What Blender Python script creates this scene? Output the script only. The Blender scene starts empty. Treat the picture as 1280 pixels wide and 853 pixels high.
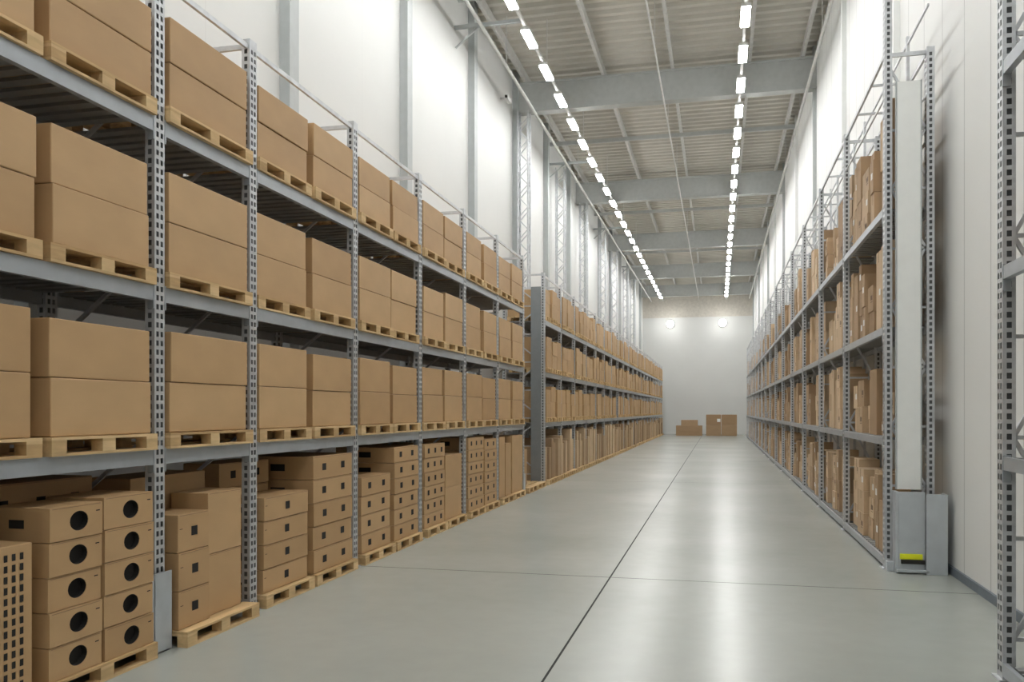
import bpy, math, random
from mathutils import Vector, Matrix
random.seed(11)
scene = bpy.context.scene
H = 2.0
TH = math.atan(258/1070)

# ------------------------------------------------------------ materials
def new_mat(name):
    m = bpy.data.materials.new(name); m.use_nodes = True
    nt = m.node_tree; b = nt.nodes['Principled BSDF']
    return m, nt, b
def N(nt, t, **kw):
    n = nt.nodes.new(t)
    for k, v in kw.items(): setattr(n, k, v)
    return n
def simple(name, col, rough=0.5, metal=0.0, var=0.08, scale=6, bump=0.0, bscale=60):
    m, nt, b = new_mat(name)
    tc = N(nt, 'ShaderNodeTexCoord')
    no = N(nt, 'ShaderNodeTexNoise'); no.inputs['Scale'].default_value = scale; no.inputs['Detail'].default_value = 4
    nt.links.new(tc.outputs['Object'], no.inputs['Vector'])
    r = N(nt, 'ShaderNodeMapRange')
    r.inputs['To Min'].default_value = 1-var; r.inputs['To Max'].default_value = 1+var
    r.inputs['From Min'].default_value = 0.3; r.inputs['From Max'].default_value = 0.7
    nt.links.new(no.outputs['Fac'], r.inputs['Value'])
    mx = N(nt, 'ShaderNodeVectorMath', operation='SCALE')
    mx.inputs[0].default_value = col
    nt.links.new(r.outputs[0], mx.inputs['Scale'])
    nt.links.new(mx.outputs[0], b.inputs['Base Color'])
    b.inputs['Roughness'].default_value = rough
    b.inputs['Metallic'].default_value = metal
    return m
def tinted(name, c1, c2, rough=0.75, grain=(8, 8, 8), gvar=0.08):
    """colour varied piece by piece through the 'rnd' face attribute + fibre grain"""
    m, nt, b = new_mat(name)
    at = N(nt, 'ShaderNodeAttribute'); at.attribute_name = 'rnd'
    mix = N(nt, 'ShaderNodeMix', data_type='RGBA')
    mix.inputs[6].default_value = (*c1, 1); mix.inputs[7].default_value = (*c2, 1)
    nt.links.new(at.outputs['Fac'], mix.inputs[0])
    tc = N(nt, 'ShaderNodeTexCoord'); mp = N(nt, 'ShaderNodeMapping'); mp.inputs['Scale'].default_value = grain
    no = N(nt, 'ShaderNodeTexNoise'); no.inputs['Scale'].default_value = 1; no.inputs['Detail'].default_value = 5
    nt.links.new(tc.outputs['Object'], mp.inputs[0]); nt.links.new(mp.outputs[0], no.inputs['Vector'])
    r = N(nt, 'ShaderNodeMapRange'); r.inputs['From Min'].default_value = .3; r.inputs['From Max'].default_value = .7
    r.inputs['To Min'].default_value = 1-gvar; r.inputs['To Max'].default_value = 1+gvar
    nt.links.new(no.outputs['Fac'], r.inputs['Value'])
    sc = N(nt, 'ShaderNodeVectorMath', operation='SCALE')
    nt.links.new(mix.outputs[2], sc.inputs[0]); nt.links.new(r.outputs[0], sc.inputs['Scale'])
    nt.links.new(sc.outputs[0], b.inputs['Base Color'])
    b.inputs['Roughness'].default_value = rough
    return m
KRAFT = tinted('kraft_cardboard', (0.49, 0.31, 0.15), (0.59, 0.39, 0.20), 0.55, (2, 2, 4), .05)
KRAFT2 = tinted('kraft_cardboard_mixed', (0.34, 0.22, 0.12), (0.68, 0.51, 0.33), 0.7, (2, 2, 5), .04)
PINE = tinted('pallet_pine', (0.52, 0.34, 0.16), (0.74, 0.54, 0.29), 0.75, (20, 3, 20), .15)
DARK = simple('dark_print_and_hole_shade', (0.015, 0.013, 0.012), 0.8)  # print and dark parts; also the painted shade of carton holes
PRINT = simple('brown_print', (0.10, 0.06, 0.035), 0.8)
LABEL = simple('paper_label', (0.78, 0.78, 0.75), 0.6)
SEAM = simple('box_seam_tape', (0.32, 0.20, 0.10), 0.6)
GALV = simple('galvanised_steel', (0.57, 0.59, 0.61), 0.4, 0.4, .12, 9)
INNER = simple('upright_inner_shade', (0.12, 0.125, 0.13), 0.6, 0.3, .08)  # darkened steel: shade behind the upright holes put into the colour
BEAMM = simple('painted_rack_beam', (0.40, 0.43, 0.46), 0.4, 0.3, .06, 5)
DECK = simple('rack_deck_steel', (0.30, 0.31, 0.31), 0.5, 0.3, .08)
GUARD = simple('guard_sheet_steel', (0.50, 0.54, 0.57), 0.4, 0.2, .05)
GUARDD = simple('end_mesh_panel', (0.24, 0.26, 0.27), 0.5, 0.2, .05)
YEL = simple('yellow_marking', (0.80, 0.85, 0.02), 0.5)
WHITEP = simple('white_panel', (0.84, 0.86, 0.84), 0.5, 0, .02)
COLM = simple('wall_column_paint', (0.44, 0.47, 0.47), 0.5, 0, .04)
BEAMC = simple('roof_beam_paint', (0.46, 0.48, 0.47), 0.55, 0, .05)
ROOF = simple('roof_deck', (0.60, 0.58, 0.52), 0.5, 0.0, .05, 2)
PIPE = simple('roof_pipe', (0.60, 0.60, 0.58), 0.5, .1)
BACKB = simple('upper_wall_band', (0.60, 0.57, 0.51), 0.7)
BASEM = simple('baseboard_paint', (0.16, 0.19, 0.22), 0.5)
PLAS = simple('plastic_white', (0.7, 0.7, 0.7), 0.4)

def emis(name, s, col=(.995, 0.99, .98)):
    m, nt, b = new_mat(name)
    b.inputs['Base Color'].default_value = (0.9, 0.9, 0.9, 1)
    b.inputs['Emission Color'].default_value = (*col, 1)
    b.inputs['Emission Strength'].default_value = s
    return m
LED = emis('led_diffuser', 73)
FLOOD = emis('flood_lens', 12)

def wall_mat(name, col, axis, pitch, off=0.0, line=0.75, lw=0.012):
    m, nt, b = new_mat(name)
    tc = N(nt, 'ShaderNodeTexCoord'); sp = N(nt, 'ShaderNodeSeparateXYZ')
    nt.links.new(tc.outputs['Object'], sp.inputs[0])
    a = N(nt, 'ShaderNodeMath', operation='ADD'); a.inputs[1].default_value = off+1000*pitch
    nt.links.new(sp.outputs[axis], a.inputs[0])
    mo = N(nt, 'ShaderNodeMath', operation='MODULO'); mo.inputs[1].default_value = pitch
    nt.links.new(a.outputs[0], mo.inputs[0])
    lt = N(nt, 'ShaderNodeMath', operation='LESS_THAN'); lt.inputs[1].default_value = lw
    nt.links.new(mo.outputs[0], lt.inputs[0])
    no = N(nt, 'ShaderNodeTexNoise'); no.inputs['Scale'].default_value = .7; no.inputs['Detail'].default_value = 6
    nt.links.new(tc.outputs['Object'], no.inputs['Vector'])
    r = N(nt, 'ShaderNodeMapRange'); r.inputs['To Min'].default_value = .95; r.inputs['To Max'].default_value = 1.03
    nt.links.new(no.outputs['Fac'], r.inputs['Value'])
    sc = N(nt, 'ShaderNodeVectorMath', operation='SCALE'); sc.inputs[0].default_value = col
    nt.links.new(r.outputs[0], sc.inputs['Scale'])
    mix = N(nt, 'ShaderNodeMix', data_type='RGBA')
    mix.inputs[7].default_value = (*[c*line for c in col], 1)
    nt.links.new(lt.outputs[0], mix.inputs[0]); nt.links.new(sc.outputs[0], mix.inputs[6])
    nt.links.new(mix.outputs[2], b.inputs['Base Color'])
    b.inputs['Roughness'].default_value = .6
    return m
WALLL = wall_mat('plaster_wall_white', (0.69, 0.70, 0.685), 1, 4.9, .2, .9)
WALLR = wall_mat('panel_wall_white', (0.80, 0.81, 0.795), 1, 1.0, .1, .62, .022)

def floor_mat():
    m, nt, b = new_mat('polished_concrete')
    tc = N(nt, 'ShaderNodeTexCoord'); sp = N(nt, 'ShaderNodeSeparateXYZ')
    nt.links.new(tc.outputs['Object'], sp.inputs[0])
    n1 = N(nt, 'ShaderNodeTexNoise'); n1.inputs['Scale'].default_value = .35; n1.inputs['Detail'].default_value = 4; n1.inputs['Roughness'].default_value = .5
    n2 = N(nt, 'ShaderNodeTexNoise'); n2.inputs['Scale'].default_value = 5; n2.inputs['Detail'].default_value = 6
    for n in (n1, n2): nt.links.new(tc.outputs['Object'], n.inputs['Vector'])
    cr = N(nt, 'ShaderNodeValToRGB')
    cr.color_ramp.elements[0].position = .25; cr.color_ramp.elements[0].color = (0.325, 0.345, 0.318, 1)
    cr.color_ramp.elements[1].position = .75; cr.color_ramp.elements[1].color = (0.405, 0.42, 0.39, 1)
    nt.links.new(n1.outputs['Fac'], cr.inputs[0])
    r2 = N(nt, 'ShaderNodeMapRange')
    r2.inputs['To Min'].default_value = .95; r2.inputs['To Max'].default_value = 1.05
    nt.links.new(n2.outputs['Fac'], r2.inputs['Value'])
    sc = N(nt, 'ShaderNodeVectorMath', operation='SCALE')
    nt.links.new(cr.outputs[0], sc.inputs[0]); nt.links.new(r2.outputs[0], sc.inputs['Scale'])
    def line(axis, pos, pitch, w):
        a = N(nt, 'ShaderNodeMath', operation='SUBTRACT'); a.inputs[1].default_value = pos-1000*pitch-w/2
        nt.links.new(sp.outputs[axis], a.inputs[0])
        mo = N(nt, 'ShaderNodeMath', operation='MODULO'); mo.inputs[1].default_value = pitch
        nt.links.new(a.outputs[0], mo.inputs[0])
        lt = N(nt, 'ShaderNodeMath', operation='LESS_THAN'); lt.inputs[1].default_value = w
        nt.links.new(mo.outputs[0], lt.inputs[0]); return lt
    l1 = line(0, -1.26, 40, .018); l2 = line(1, 10.25, 14, .018)
    mx = N(nt, 'ShaderNodeMath', operation='MAXIMUM')
    nt.links.new(l1.outputs[0], mx.inputs[0]); nt.links.new(l2.outputs[0], mx.inputs[1])
    mix = N(nt, 'ShaderNodeMix', data_type='RGBA'); mix.inputs[7].default_value = (.05, .052, .05, 1)
    nt.links.new(mx.outputs[0], mix.inputs[0]); nt.links.new(sc.outputs[0], mix.inputs[6])
    nt.links.new(mix.outputs[2], b.inputs['Base Color'])
    b.inputs['Roughness'].default_value = .27
    sp2 = N(nt, 'ShaderNodeMapRange'); sp2.inputs['To Min'].default_value = .5; sp2.inputs['To Max'].default_value = 0
    nt.links.new(mx.outputs[0], sp2.inputs['Value']); nt.links.new(sp2.outputs[0], b.inputs['Specular IOR Level'])
    return m
FLOOR = floor_mat()

# ------------------------------------------------------------ mesh builder
class MB:
    def __init__(s): s.v=[]; s.f=[]; s.m=[]; s.r=[]; s.mats=[]
    def mi(s, mat):
        if mat not in s.mats: s.mats.append(mat)
        return s.mats.index(mat)
    def box(s, x0,x1,y0,y1,z0,z1, mat, r=None, front=True):
        if r is None: r = random.random()
        i=len(s.v)
        s.v += [(x0,y0,z0),(x1,y0,z0),(x1,y1,z0),(x0,y1,z0),(x0,y0,z1),(x1,y0,z1),(x1,y1,z1),(x0,y1,z1)]
        k=s.mi(mat)
        fs=[(0,3,2,1),(4,5,6,7),(0,1,5,4),(2,3,7,6),(3,0,4,7)]
        if front: fs.append((1,2,6,5))
        for f in fs:
            s.f.append(tuple(i+a for a in f)); s.m.append(k); s.r.append(r)
    def box_hole(s,x0,x1,y0,y1,z0,z1,cy,cz,ry,rz,mat,dark,r):
        """carton whose aisle face has a real oval hand hole"""
        s.box(x0,x1,y0,y1,z0,z1,mat,r,front=False)
        ang=[2*math.pi*i/24 for i in range(24)]
        for yy in (y0,y1):
            for zz in (z0,z1): ang.append(math.atan2(zz-cz,yy-cy)%(2*math.pi))
        ang=sorted(ang)
        inn=[];out=[]
        for t in ang:
            c,sn=math.cos(t),math.sin(t)
            k=1/math.sqrt((c/ry)**2+(sn/rz)**2)
            inn.append((cy+k*c,cz+k*sn))
            q=[]
            if abs(c)>1e-9: q.append(((y1 if c>0 else y0)-cy)/c)
            if abs(sn)>1e-9: q.append(((z1 if sn>0 else z0)-cz)/sn)
            k=min(q); out.append((cy+k*c,cz+k*sn))
        n=len(ang); d=.05
        for i in range(n):
            j=(i+1)%n
            s.quad([(x1,*inn[i]),(x1,*out[i]),(x1,*out[j]),(x1,*inn[j])],mat,r)
            s.quad([(x1,*inn[i]),(x1,*inn[j]),(x1-.006,*inn[j]),(x1-.006,*inn[i])],mat,r)
            s.quad([(x1-.006,*inn[i]),(x1-.006,*inn[j]),(x1-d,*inn[j]),(x1-d,*inn[i])],dark)  # hole lining painted near-black to carry its shade
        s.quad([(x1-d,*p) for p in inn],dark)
    def quad(s, pts, mat, r=.5):
        i=len(s.v); s.v += [tuple(p) for p in pts]
        s.f.append(tuple(range(i,i+len(pts)))); s.m.append(s.mi(mat)); s.r.append(r)
    def bar(s, p, q, w, h, mat):
        p=Vector(p); q=Vector(q); d=(q-p).normalized()
        up = Vector((0,0,1)) if abs(d.z)<.95 else Vector((1,0,0))
        a=d.cross(up).normalized()*w/2; b=a.cross(d).normalized()*h/2
        i=len(s.v)
        for c in (p,q):
            s.v += [tuple(c-a-b),tuple(c+a-b),tuple(c+a+b),tuple(c-a+b)]
        k=s.mi(mat)
        for f in ((0,1,2,3),(7,6,5,4),(0,4,5,1),(1,5,6,2),(2,6,7,3),(3,7,4,0)):
            s.f.append(tuple(i+a_ for a_ in f)); s.m.append(k); s.r.append(.5)
    def tube(s, p, q, r, mat, n=12):
        p=Vector(p); q=Vector(q); d=(q-p).normalized()
        up = Vector((0,0,1)) if abs(d.z)<.95 else Vector((1,0,0))
        a=d.cross(up).normalized(); b=a.cross(d)
        i=len(s.v); k=s.mi(mat)
        for c in (p,q):
            for j in range(n):
                t=2*math.pi*j/n; s.v.append(tuple(c+a*r*math.cos(t)+b*r*math.sin(t)))
        for j in range(n):
            s.f.append((i+j,i+(j+1)%n,i+n+(j+1)%n,i+n+j)); s.m.append(k); s.r.append(.5)
        s.f.append(tuple(i+j for j in range(n-1,-1,-1))); s.m.append(k); s.r.append(.5)
        s.f.append(tuple(i+n+j for j in range(n))); s.m.append(k); s.r.append(.5)
    def build(s, name, bevel=0, loc=(0,0,0)):
        me=bpy.data.meshes.new(name); me.from_pydata(s.v,[],s.f)
        for mt in s.mats: me.materials.append(mt)
        me.polygons.foreach_set('material_index', s.m)
        at=me.attributes.new('rnd','FLOAT','FACE'); at.data.foreach_set('value', s.r)
        me.update()
        return place(me, name, loc, bevel)
def place(me, name, loc=(0,0,0), bevel=0):
    ob=bpy.data.objects.new(name, me); ob.location=loc
    scene.collection.objects.link(ob)
    if bevel:
        b=ob.modifiers.new('bevel','BEVEL'); b.width=bevel; b.segments=2; b.limit_method='ANGLE'
    return ob

# ------------------------------------------------------------ room
XL, XR, Y0, Y1, ZC = -6.3, 2.78, -5.0, 74.0, 12.75
m=MB(); m.box(XL-.3,XR+.3,Y0-.3,Y1+.3,-.2,0,FLOOR); m.build('floor')
m=MB(); m.box(XL-.3,XL,Y0-.3,Y1+.3,0,ZC+.3,WALLL); m.build('wall_left')
m=MB(); m.box(XR,XR+.3,Y0-.3,Y1+.3,0,ZC+.3,WALLR); m.build('wall_right')
m=MB(); m.box(XL,XR,Y1,Y1+.3,0,ZC+.3,WALLL); m.build('wall_back')
m=MB(); m.box(XL,XR,Y0-.3,Y0,0,ZC+.3,WALLL); m.build('wall_front')
m=MB(); m.box(XL,XR,Y1-.06,Y1,9.9,ZC,BACKB); m.build('trim_upper_band')
m=MB(); m.box(XR-.03,XR,Y0,Y1,0,.1,BASEM); m.build('baseboard_right')
m=MB(); m.box(XL,XL+.03,Y0,Y1,0,.1,BASEM); m.build('baseboard_left')
# corrugated roof deck: trapezoid ribs running across the hall
m=MB(); y=Y0; P=.42
while y<Y1:
    z=ZC; d=.1
    pr=[(y,z),(y+.14,z),(y+.2,z-d),(y+.36,z-d),(y+P,z)]
    for (a,za),(b,zb) in zip(pr[:-1],pr[1:]):
        m.quad([(XL,a,za),(XL,b,zb),(XR,b,zb),(XR,a,za)],ROOF)
    y+=P
m.box(XL,XR,Y0,Y1,ZC+.01,ZC+.3,ROOF)
m.build('ceiling')
beamsY=[2.4,14.4,26.4,38.6,50.4,61.5,71.5]
for by in beamsY:
    m=MB(); w=.17; zb,zt=11.38,12.32
    m.box(XL,XR,by-w,by+w,zb,zb+.05,BEAMC); m.box(XL,XR,by-w,by+w,zt-.05,zt,BEAMC)
    m.box(XL,XR,by-.1,by+.1,zb+.05,zt-.05,BEAMC)
    m.build('roof_beam')
# purlins on top of the beams
m=MB()
for x in (-5.9,-3.45,-1.35,.9,2.4):
    m.box(x-.045,x+.045,Y0,Y1,12.32,12.45,PIPE)
    m.box(x-.02,x+.02,Y0,Y1,12.45,ZC-.1,PIPE)
m.build('roof_purlins')
m=MB()
for by in (8.4,20.4,32.4,44.5,56,67):
    m.box(XL,XR,by-.05,by+.05,12.18,12.32,BEAMC)
m.build('roof_cross_ties')
m=MB()
for x,zz,r in ((-5.55,11.28,.045),(2.5,11.32,.045),(-1.6,11.34,.025)):
    m.tube((x,Y0+.2,zz),(x,Y1-.3,zz),r,PIPE)
    y=4.3
    while y<72:
        m.tube((x,y,zz),(x,y,ZC-.12),.012,PIPE,6); y+=6.03
m.build('sprinkler_pipes')

# wall columns
cy=-3.1
while cy<73:
    m=MB(); w=.12
    m.box(XL,XL+.16,cy-w,cy+w,0,ZC-.1,COLM); m.box(XL+.16,XL+.18,cy-w-.02,cy+w+.02,0,ZC-.1,COLM)
    m.build('wall_column')
    cy+=4.9
for cy in (2.4,8.4,14.6,20.4,26.4,32.4,38.6,44.5,50.4,56,61.5,67,71.5):
    m=MB()
    m.box(XR-.1,XR,cy-.07,cy+.07,.1,ZC-.1,COLM if cy in beamsY else WHITEP)
    m.build('wall_column')
# lattice masts standing behind the left racks
def mast(x,y,h,name='lattice_column',w=.16):
    m=MB()
    for sx in (-w,w):
        for sy in (-w,w): m.box(x+sx-.025,x+sx+.025,y+sy-.025,y+sy+.025,0,h,GALV)
    z=.3; f=1
    while z<h-.4:
        for sy in (-w,w): m.bar((x-w*f,y+sy,z),(x+w*f,y+sy,z+.35),.02,.03,GALV)
        for sx in (-w,w): m.bar((x+sx,y-w*f,z),(x+sx,y+w*f,z+.35),.03,.02,GALV)
        z+=.35; f=-f
    m.build(name)
for y in (26.2,32.6,38.4,44.9,50.2,56.5,61.3): mast(-5.93,y,11.36)

# ------------------------------------------------------------ lights
def light_row(x, name):
    m=MB(); zf=11.12
    m.box(x-.035,x+.035,Y0+.3,Y1-1.0,zf+.10,zf+.17,PIPE)
    y=20.05-2.15*11
    while y<Y1-2.5:
        m.box(x-.11,x+.11,y,y+1.05,zf+.03,zf+.10,PIPE)
        m.box(x-.10,x+.10,y+.02,y+1.03,zf,zf+.03,LED)
        y+=2.15
    y=Y0+2
    while y<Y1-2:
        m.tube((x,y,zf+.17),(x,y,ZC-.12),.012,PIPE,6); y+=6.45
    ob=m.build(name)
light_row(-4.52,'ceiling_light_row'); light_row(.61,'ceiling_light_row')
m=MB()
for y in (8.1,20.1,32.1,44.1,56.1):
    m.box(XL+.005,-4.6,y-.04,y+.04,11.36,11.44,COLM)
    m.bar((XL+.03,y,10.9),(XL+.6,y,11.36),.04,.04,COLM)
m.build('cable_tray_brackets')
for x in (-3.97,.33):
    m=MB()
    m.tube((x,Y1-.02,9.35),(x,Y1-.22,9.35),.34,PIPE,24)
    m.tube((x,Y1-.2,9.35),(x,Y1-.24,9.35),.32,FLOOD,24)
    ob=m.build('wall_floodlight')
    l=bpy.data.lights.new('lamp_glow','POINT'); l.energy=55; l.shadow_soft_size=.25; l.color=(1,.99,.96)
    o=bpy.data.objects.new('lamp_glow',l); o.location=(x,Y1-1.2,9.35); scene.collection.objects.link(o); o.parent=ob
# cctv camera
m=MB(); m.box(-6.29,-6.0,24.6,24.66,11.25,11.29,PLAS); m.box(-6.08,-5.98,24.3,24.7,11.12,11.26,PLAS); m.tube((-6.03,24.32,11.19),(-6.03,24.26,11.19),.04,DARK)
m.build('security_camera')

# ------------------------------------------------------------ racking
def post(m, xf, y, h, sgn, w=.13, d=.09, detail=True, mat=GALV):
    y0=y-w/2; y1=y+w/2; xb=xf+sgn*d
    x0,x1=min(xf,xb),max(xf,xb)
    if not detail:
        m.box(x0,x1,y0,y1,0,h,mat); return
    def fq(a,b,z0,z1):
        m.quad([(xf,a,z0),(xf,b,z0),(xf,b,z1),(xf,a,z1)],mat)
    def sq(a,b,z0,z1):
        m.quad([(xf+sgn*a,y0,z0),(xf+sgn*b,y0,z0),(xf+sgn*b,y0,z1),(xf+sgn*a,y0,z1)],mat)
    for a,b in ((0,.022),(.053,.077),(.108,.13)): fq(y0+a,y0+b,0,h)
    for a,b in ((0,.028),(.062,d)): sq(a,b,0,h)
    z=.06
    fq(y0+.022,y0+.053,0,z); fq(y0+.077,y0+.108,0,z); sq(.028,.062,0,z)
    while z<h-.08:
        z2=z+.044; z3=min(z+.075,h)
        fq(y0+.022,y0+.053,z2,z3); fq(y0+.077,y0+.108,z2,z3); sq(.028,.062,z2,z3)
        z=z3
    fq(y0+.022,y0+.053,z,h); fq(y0+.077,y0+.108,z,h); sq(.028,.062,z,h)
    m.quad([(xf,y1,0),(xb,y1,0),(xb,y1,h),(xf,y1,h)],mat)
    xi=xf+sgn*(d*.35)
    m.box(min(xi,xb),max(xi,xb),y0+.02,y1-.01,0,h,INNER)  # inner plate coloured dark so the perforations read as shaded
    m.box(x0-.03,x1+.03,y0-.03,y1+.03,0,.012,mat)
def rack(name, posts, xf, depth, sgn, levels, top, postH, firstH=None, detailY=42, bh=.125, rearH=None, deckpitch=.17):
    m=MB(); xb=xf+sgn*depth
    for i,y in enumerate(posts):
        h=postH
        if firstH and i==0: h=firstH
        det = y<detailY
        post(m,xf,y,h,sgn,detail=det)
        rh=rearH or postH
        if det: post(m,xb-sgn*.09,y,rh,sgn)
        else:
            x0,x1=min(xb,xb-sgn*.08),max(xb,xb-sgn*.08)
            m.box(x0,x1,y-.05,y+.05,0,rh,GALV)
        z=.3; f=0
        a,b=xf+sgn*.09,xb-sgn*.09
        while z+.75<rh:
            m.bar((a,y,z),(b,y,z),.03,.03,GALV)
            if f%2==0: m.bar((a,y,z),(b,y,z+.75),.03,.03,GALV)
            else: m.bar((b,y,z),(a,y,z+.75),.03,.03,GALV)
            z+=.75; f+=1
        m.bar((a,y,rh-.05),(b,y,rh-.05),.03,.05,GALV)
    for ya,yb in zip(posts[:-1],posts[1:]):
        a,b=ya+.068,yb-.068
        for L in levels:
            hb=min(bh,L-.02)
            for xx in (xf,xb-sgn*.06):
                x0,x1=min(xx,xx+sgn*.05),max(xx,xx+sgn*.05)
                m.box(x0,x1,a,b,L-hb,L-.022,BEAMM)
                x0,x1=min(xx,xx+sgn*.035),max(xx,xx+sgn*.035)
                m.box(x0,x1,a,b,L-.022,L-.002,BEAMM)
            if L>.5:
                for e in (a,b-.01):
                    x0,x1=min(xf-sgn*.004,xf+sgn*.055),max(xf-sgn*.004,xf+sgn*.055)
                    m.box(x0,x1,e-.004,e+.014,L-.19,L+.01,BEAMM)
            y=a+.05
            xa,xc=xf+sgn*.05,xb-sgn*.06
            while y<b-.08:
                m.box(min(xa,xc),max(xa,xc),y,y+deckpitch*.6,L-.03,L-.001,DECK); y+=deckpitch
        for xx in (xf+sgn*.02,xb-sgn*.05):
            m.box(min(xx,xx+sgn*.03),max(xx,xx+sgn*.03),a,b,top-.07,top-.02,GALV)
    return m

LV=[1.68,3.03,4.42]
FX=-4.5
postsL=[-1.3,1.2,3.7,6.21,7.68,10.15,12.6,15.0,17.4,19.85]
m=rack('pallet_rack',postsL,FX,1.15,-1,LV,5.65,5.68)
m.box(FX+.02,FX+.03,6.03,6.33,0,.66,GUARD); m.box(FX-.30,FX+.03,6.10,6.11,0,.66,GUARD)
m.box(FX+.005,FX+.02,19.75,19.95,0,.5,GUARD)
m.build('pallet_rack')
postsF=[22.4+2.46*i for i in range(21)]
m=rack('pallet_rack',postsF,FX,1.15,-1,LV,5.65,5.68)
m.box(FX-.36,FX-.09,22.30,22.32,.05,5.3,GUARDD)
m.build('pallet_rack')

LR=[1.66,3.07,4.58]
RX=2.04
BASE=.135
postsR=[11.67+3.6*i for i in range(17)]
postsR=[p for p in postsR if p<69]
m=rack('shelving_rack',postsR,RX,.58,1,[BASE]+LR,6.6,6.62,firstH=8.2,rearH=6.55,bh=.1)
for ya,yb in zip(postsR[:-1],postsR[1:]):
    for q in (1/3,2/3):
        y=ya+(yb-ya)*q
        m.box(RX+.50,RX+.54,y-.03,y+.03,0,7.2,GALV)
        m.bar((RX+.03,y,6.56),(RX+.52,y,6.56),.03,.03,GALV)
    m.bar((RX+.52,ya,5.4),(RX+.52,yb,5.4),.025,.03,GALV)
    m.bar((RX+.52,ya,6.0),(RX+.52,yb,6.0),.02,.02,GALV)
    m.bar((RX+.52,ya,7.1),(RX+.52,yb,7.1),.025,.03,GALV)
    m.bar((RX+.55,ya,4.7),(RX+.55,(ya+yb)/2,6.5),.02,.02,GALV)
    m.bar((RX+.55,(ya+yb)/2,6.5),(RX+.55,yb,4.7),.02,.02,GALV)
    m.bar((RX+.03,ya,6.0),(RX+.03,yb,6.0),.02,.02,GALV)
m.build('shelving_rack')
postsN=[-.14,3.46,7.06]
m=rack('shelving_rack',postsN,RX,.58,1,[BASE]+LR,6.6,7.6,bh=.1)
m.build('shelving_rack')
m=MB()
m.box(2.165,2.435,11.50,11.53,1.02,6.1,WHITEP); m.box(2.15,2.165,11.49,11.54,1.02,6.1,COLM); m.box(2.435,2.45,11.49,11.54,1.02,6.1,COLM)
m.build('end_panel')
m=MB()
m.box(2.16,2.46,11.36,11.38,.0,1.0,GUARD); m.box(2.46,2.70,11.30,11.33,0,.98,GUARD)
m.box(2.12,2.16,11.36,11.56,0,1.0,GUARD); m.box(2.68,2.70,11.33,11.56,0,.98,GUARD)
m.box(2.13,2.50,11.30,11.36,.02,.05,GUARD)
m.box(2.17,2.43,11.352,11.36,.17,.24,YEL); m.box(2.18,2.45,11.32,11.352,.12,.17,DARK)
m.box(2.04,2.12,11.45,11.55,0,.12,GUARD)
m.build('rack_end_guard', bevel=.004)

# ------------------------------------------------------------ pallets and loads (left)
def pallet_geo(m,x0,x1,y0,y1,z0):
    t=.02; hb=.085
    n=5; wx=(x1-x0-.04*(n-1))/n
    cy=[y0+.07,(y0+y1)/2,y1-.07]; cx=[x0+.05,(x0+x1)/2,x1-.05]
    for c in cx: m.box(c-.05,c+.05,y0,y1,z0,z0+t,PINE)
    for c in cx:
        for d in cy: m.box(c-.05,c+.05,d-.07,d+.07,z0+t,z0+t+hb*.85,PINE)
    z=z0+t+hb*.85
    for d in cy: m.box(x0,x1,d-.07,d+.07,z,z+t,PINE)
    z+=t
    for i in range(n):
        a=x0+i*(wx+.04); m.box(a,a+wx,y0,y1,z,z+t,PINE)
    return z+t-z0
PH=.02*3+.085*.85
def pal(x0,x1,y0,y1,z0,name='wooden_pallet'):
    m=MB(); pallet_geo(m,0,x1-x0,0,y1-y0,0); return m.build(name,loc=(x0,y0,z0))
def stack2(m,x0,x1,y0,y1,z0,h,n=2):
    z=z0; r0=random.random()
    for i in range(n):
        j=random.uniform(-.008,.008); k=random.uniform(-.006,.006)
        hh=h/n
        m.box(x0+j,x1+j,y0+k,y1+k,z+.004,z+hh,KRAFT,min(1,max(0,r0+random.uniform(-.3,.3))))
        z+=hh
hts=[.87,.83,.76]
for bi,(ya,yb) in enumerate(zip(postsL[:-1],postsL[1:])):
    wbay=yb-ya-.16
    n=1 if wbay<1.5 else 2
    w=(wbay-.06*(n-1))/n
    for li,L in enumerate(LV):
        for k in range(n):
            y0=ya+.08+k*(w+.06)
            j=random.uniform(-.03,.01)
            pal(FX-1.06+.03+j,FX+.04+j,y0,y0+w,L)
            m=MB(); hh=hts[li]+random.uniform(-.04,.02)
            e=random.uniform(.02,.06)
            stack2(m,0,1.02,0,w-2*e,0,hh)
            m.build('cardboard_box_stack',bevel=.008,loc=(FX-1.02+j,y0+e,L+PH))

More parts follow.
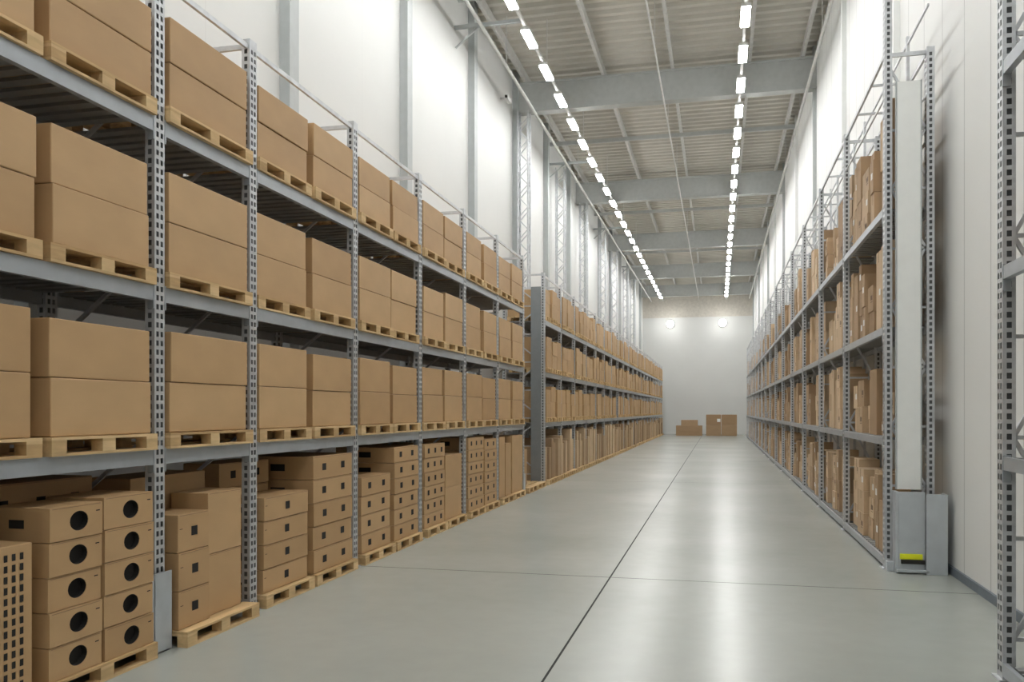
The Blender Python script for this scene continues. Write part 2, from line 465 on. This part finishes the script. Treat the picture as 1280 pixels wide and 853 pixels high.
def rect_x(m,x,y0,y1,z0,z1,mat=DARK): m.quad([(x+.002,y0,z0),(x+.002,y1,z0),(x+.002,y1,z1),(x+.002,y0,z1)],mat)
def rect_y(m,y,x0,x1,z0,z1,mat=DARK): m.quad([(x0,y-.002,z0),(x1,y-.002,z0),(x1,y-.002,z1),(x0,y-.002,z1)],mat)
def vented(x1,y0,y1,z0,h,n,mark,depth=.55,cols=1,name='vented_carton_stack'):
    m=MB(); x0=0; X=depth; wy=(y1-y0)/cols; hh=h/n
    for c in range(cols):
        for i in range(n):
            j=random.uniform(-.010,.010)
            a,b=c*wy+.004,(c+1)*wy-.004
            cy=(a+b)/2; cz=(i+.52)*hh; x=X+j
            if mark=='disc':
                m.box_hole(x0+j,X+j,a,b,i*hh+.004,(i+1)*hh-.002,cy+.02,cz,.092,.070,KRAFT,DARK,random.uniform(0,.7))
                rect_y(m,a,X*.35,X*.6,cz-.03,cz+.03)
                rect_x(m,x,b-.07,b-.03,cz+.05,cz+.058)
            else:
                m.box(x0+j,X+j,a,b,i*hh+.004,(i+1)*hh-.002,KRAFT,random.uniform(0,.7))
            if mark=='sq1': rect_x(m,x,cy-.04,cy+.05,cz-.04,cz+.04); rect_x(m,x,a+.02,a+.06,cz+.03,cz+.035)
            if mark=='sq2':
                rect_x(m,x,cy-.24*wy-.05,cy-.24*wy+.05,cz-.04,cz+.04); rect_x(m,x,cy+.24*wy-.05,cy+.24*wy+.05,cz-.04,cz+.04)
            if mark=='sq3':
                for q in (-.32,0,.32): rect_x(m,x,cy+q*wy-.045,cy+q*wy+.045,cz-.04,cz+.04)
            if mark in('sq1','sq2','sq3'): rect_y(m,a,X*.4,X*.6,cz-.04,cz+.04)  # square holes are flat dark quads, their inner shade painted on
            rect_x(m,x,a+.02,b-.02,(i+1)*hh-.014,(i+1)*hh-.009,SEAM)
    return m.build(name,bevel=0 if mark=='disc' else .005,loc=(x1-depth,y0,z0))
# bay 3.7-6.21
pal(FX-1.0,FX+.10,3.79,4.82,0); pal(FX-1.0,FX+.10,4.88,6.05,0)
m=MB(); m.box(0,1.0,0,1.0,0,.99,KRAFT,.4)
for i in range(13):
    for k in range(14):
        rect_x(m,1.0,.05+.065*k,.05+.065*k+.03,.05+.07*i,.05+.07*i+.045)  # perforations painted as dark quads in place of shaded openings
m.build('perforated_carton',bevel=.006,loc=(FX-.95,3.80,PH+.001))
vented(FX+.07,4.92,5.44,PH,1.2,5,'disc',.5); vented(FX+.07,5.46,6.03,PH,1.22,5,'disc',.5)
vented(FX-.48,4.9,6.0,PH,1.34,4,'sq3',.45)
vented(FX-.1,1.4,3.4,PH,1.2,4,'sq3',.8,cols=2); pal(FX-1.0,FX-.02,1.35,3.5,0)
vented(FX-.1,-1.1,1.0,PH,1.2,4,'sq3',.8,cols=2); pal(FX-1.0,FX-.02,-1.15,1.1,0)
# bay 6.21-7.68
pal(FX-.9,FX+.16,6.36,7.52,0)
vented(FX+.06,6.38,6.84,PH,.98,3,'sq1',.42); vented(FX+.02,6.88,7.44,PH,1.12,2,'',.38,name='cardboard_box_stack')
m=MB(); stack2(m,0,.46,0,1.10,0,1.28,3); m.build('cardboard_box_stack',bevel=.005,loc=(FX-.86,6.38,PH))
# bay 7.68-10.15
pal(FX-.95,FX+.08,7.80,8.86,0); pal(FX-.95,FX+.08,8.92,10.05,0)
vented(FX+.02,7.84,8.80,PH,.98,4,'sq1',.45); vented(FX-.48,7.84,8.84,PH,1.32,5,'sq2',.42)
vented(FX+.02,8.94,10.0,PH,1.34,5,'sq2',.9)
# bay 10.15-12.6
pal(FX-.95,FX+.08,10.28,11.36,0); pal(FX-.95,FX+.08,11.42,12.48,0)
vented(FX+.02,10.3,11.3,PH,1.0,4,'sq2',.45); vented(FX-.48,10.3,11.3,PH,1.25,5,'sq2',.4)
vented(FX+.02,11.44,12.44,PH,1.34,6,'sq2',.9)
pal(FX-.95,FX+.08,12.72,13.75,0); pal(FX-.95,FX+.08,13.8,14.88,0)
vented(FX+.02,12.74,13.75,PH,1.33,6,'sq3',.9)
m=MB(); stack2(m,0,.8,0,.95,0,1.1,2); m.build('cardboard_box_stack',bevel=.005,loc=(FX-.8,13.86,PH))
pal(FX-.95,FX+.08,15.12,16.2,0); pal(FX-.95,FX+.08,16.24,17.28,0)
vented(FX+.02,15.14,16.2,PH,1.36,6,'sq3',.9); vented(FX+.02,16.26,17.2,PH,1.3,6,'sq2',.9)
pal(FX-.95,FX+.08,17.52,18.6,0); pal(FX-.95,FX+.08,18.64,19.72,0)
m=MB(); stack2(m,0,.9,0,.48,0,1.3,1); stack2(m,0,.9,.54,1.04,0,1.15,1); m.build('cardboard_box_stack',bevel=.005,loc=(FX-.9,17.55,PH))
m=MB(); stack2(m,0,.9,0,1.04,0,1.3,1); m.build('cardboard_box_stack',bevel=.005,loc=(FX-.9,18.66,PH))
pal(FX-.95,FX+.08,20.1,21.1,0); pal(FX-.95,FX+.08,21.14,22.2,0)
m=MB(); stack2(m,0,.8,0,.95,0,.9,2); m.build('cardboard_box_stack',bevel=.005,loc=(FX-1.0,20.12,PH))

# far left rack loads
mb=MB(); mp=mb
for ya,yb in zip(postsF[:-1],postsF[1:]):
    n=3; w=(yb-ya-.18-.05*(n-1))/n
    for L in LV:
        for k in range(n):
            y0=ya+.09+k*(w+.05)
            j=random.uniform(-.04,.02)
            if random.random()<.04: continue
            if ya<45: pallet_geo(mp,FX-1.03+j,FX+.04+j,y0,y0+w,L)
            else:
                mp.box(FX-1.03+j,FX+.04+j,y0,y0+w,L+.08,L+PH,PINE)
                for q in (0,w/2-.05,w-.1): mp.box(FX-1.03+j,FX+.04+j,y0+q,y0+q+.1,L,L+.08,PINE)
            stack2(mb,FX-1.02+j,FX+.02+j,y0+.03,y0+w-.03,L+PH,random.uniform(.70,.88))
    for k in range(n):
        y0=ya+.09+k*(w+.05)
        if ya<45: pallet_geo(mp,FX-.95,FX+.10,y0,y0+w,0)
        else: mp.box(FX-.95,FX+.10,y0,y0+w,0,PH,PINE)
        q=0
        while q<w-.2:
            ww=random.choice([.3,.36,.42]); ww=min(ww,w-q)
            hh=random.uniform(.85,1.3); j=random.uniform(-.05,.05)
            mb.box(FX-.9+j,FX+.02+j,y0+q,y0+q+ww-.03,PH,PH+hh,KRAFT2,random.random()); q+=ww
mb.build('palletised_cardboard_boxes')

# ------------------------------------------------------------ right shelving stock
def right_row(m,ya,yb,L,hmax,marks=True,skip=.10):
    y=ya+.1
    while y<yb-.30:
        w=random.choice([.26,.34,.40,.46,.58]); w=min(w,yb-.1-y)
        if w<.22: break
        if random.random()<skip: y+=.3; continue
        h=random.uniform(.5,1.0)*hmax; d=random.uniform(.02,.14); r=random.random()
        n=random.choice([1,1,2,2,3])
        for i in range(n):
            za=L+.002+i*h/n; zb=L+(i+1)*h/n
            e=random.uniform(-.015,.015)
            m.box(RX+.03+d+e,RX+.46,y,y+w-.03,za,zb-.005,KRAFT2,min(1,max(0,r+random.uniform(-.2,.2))))
            if marks:
                xx=RX+.03+d+e-.002; zz=(za+zb)/2
                tl=min(.16,(zb-za)*.4)
                m.quad([(xx,y+(w-.03)/2-.022,zb-.006),(xx,y+(w-.03)/2+.022,zb-.006),(xx,y+(w-.03)/2+.022,zb-tl),(xx,y+(w-.03)/2-.022,zb-tl)],SEAM)
                u=random.random()
                if u<.4 and w>.3:
                    for s in range(4):
                        a=y+.05+s*.042
                        m.quad([(xx-.001,a,zz-.03),(xx-.001,a+.026,zz-.03),(xx-.001,a+.026,zz+.04),(xx-.001,a,zz+.04)],PRINT)
                    m.quad([(xx-.001,y+.05,zz-.06),(xx-.001,y+.2,zz-.06),(xx-.001,y+.2,zz-.052),(xx-.001,y+.05,zz-.052)],PRINT)
                elif u<.65:
                    m.quad([(xx-.001,y+.04,zz-.04),(xx-.001,y+.16,zz-.04),(xx-.001,y+.16,zz+.05),(xx-.001,y+.04,zz+.05)],LABEL)
        y+=w+random.choice([0,.0,.03,.12])
allp=list(zip(postsR[:-1],postsR[1:]))
for bi,(ya,yb) in enumerate(allp[:4]):
    for L,hm in ((BASE,1.2),(LR[0],1.15),(LR[1],1.25),(LR[2],1.45)):
        m=MB(); right_row(m,ya,yb,L,hm,skip=.2 if L==LR[2] else .05); m.build('shelf_of_cardboard_boxes')
m=MB()
for ya,yb in allp[4:]:
    for L,hm in ((BASE,1.2),(LR[0],1.1),(LR[1],1.15),(LR[2],1.1)): right_row(m,ya,yb,L,hm,marks=ya<40,skip=.25 if L==LR[2] else .07)
m.build('shelf_of_cardboard_boxes')
for ya,yb in zip(postsN[:-1],postsN[1:]):
    for L,hm in ((LR[0],1.0),(LR[1],1.1)):
        m=MB(); right_row(m,ya,yb-.3,L,hm,False); m.build('shelf_of_cardboard_boxes')

# boxes on the floor at the far end
m=MB(); m.box(-3.3,-1.25,69.6,70.6,0,.8,KRAFT2,.15); m.box(-2.9,-1.6,69.7,70.5,.8,1.25,KRAFT2,.25); m.quad([(-3.0,69.59,.3),(-1.5,69.59,.3),(-1.5,69.59,.33),(-3.0,69.59,.33)],SEAM)
m.build('large_cardboard_carton',bevel=.02)
m=MB()
for a,b in ((-.95,.2),(.23,1.42)):
    m.box(a,b,69.6,70.6,0,.85,KRAFT2,.15); m.box(a,b,69.6,70.6,.86,1.68,KRAFT2,.05)
m.quad([(-.1,69.59,1.1),(.15,69.59,1.1),(.15,69.59,1.35),(-.1,69.59,1.35)],WHITEP)
m.build('large_cardboard_carton',bevel=.02)

# ------------------------------------------------------------ world, camera
w=bpy.data.worlds.new('World'); scene.world=w; w.use_nodes=True
w.node_tree.nodes['Background'].inputs[0].default_value=(.6,.65,.7,1); w.node_tree.nodes['Background'].inputs[1].default_value=.15
cam=bpy.data.cameras.new('camera'); co=bpy.data.objects.new('camera',cam); scene.collection.objects.link(co)
co.location=(0,0,H); co.rotation_euler=(math.pi/2,0,TH)
cam.lens=36*1070/1280; cam.sensor_width=36; cam.shift_y=87.0/1280
cam.clip_end=300
scene.camera=co
scene.view_settings.view_transform='Standard'
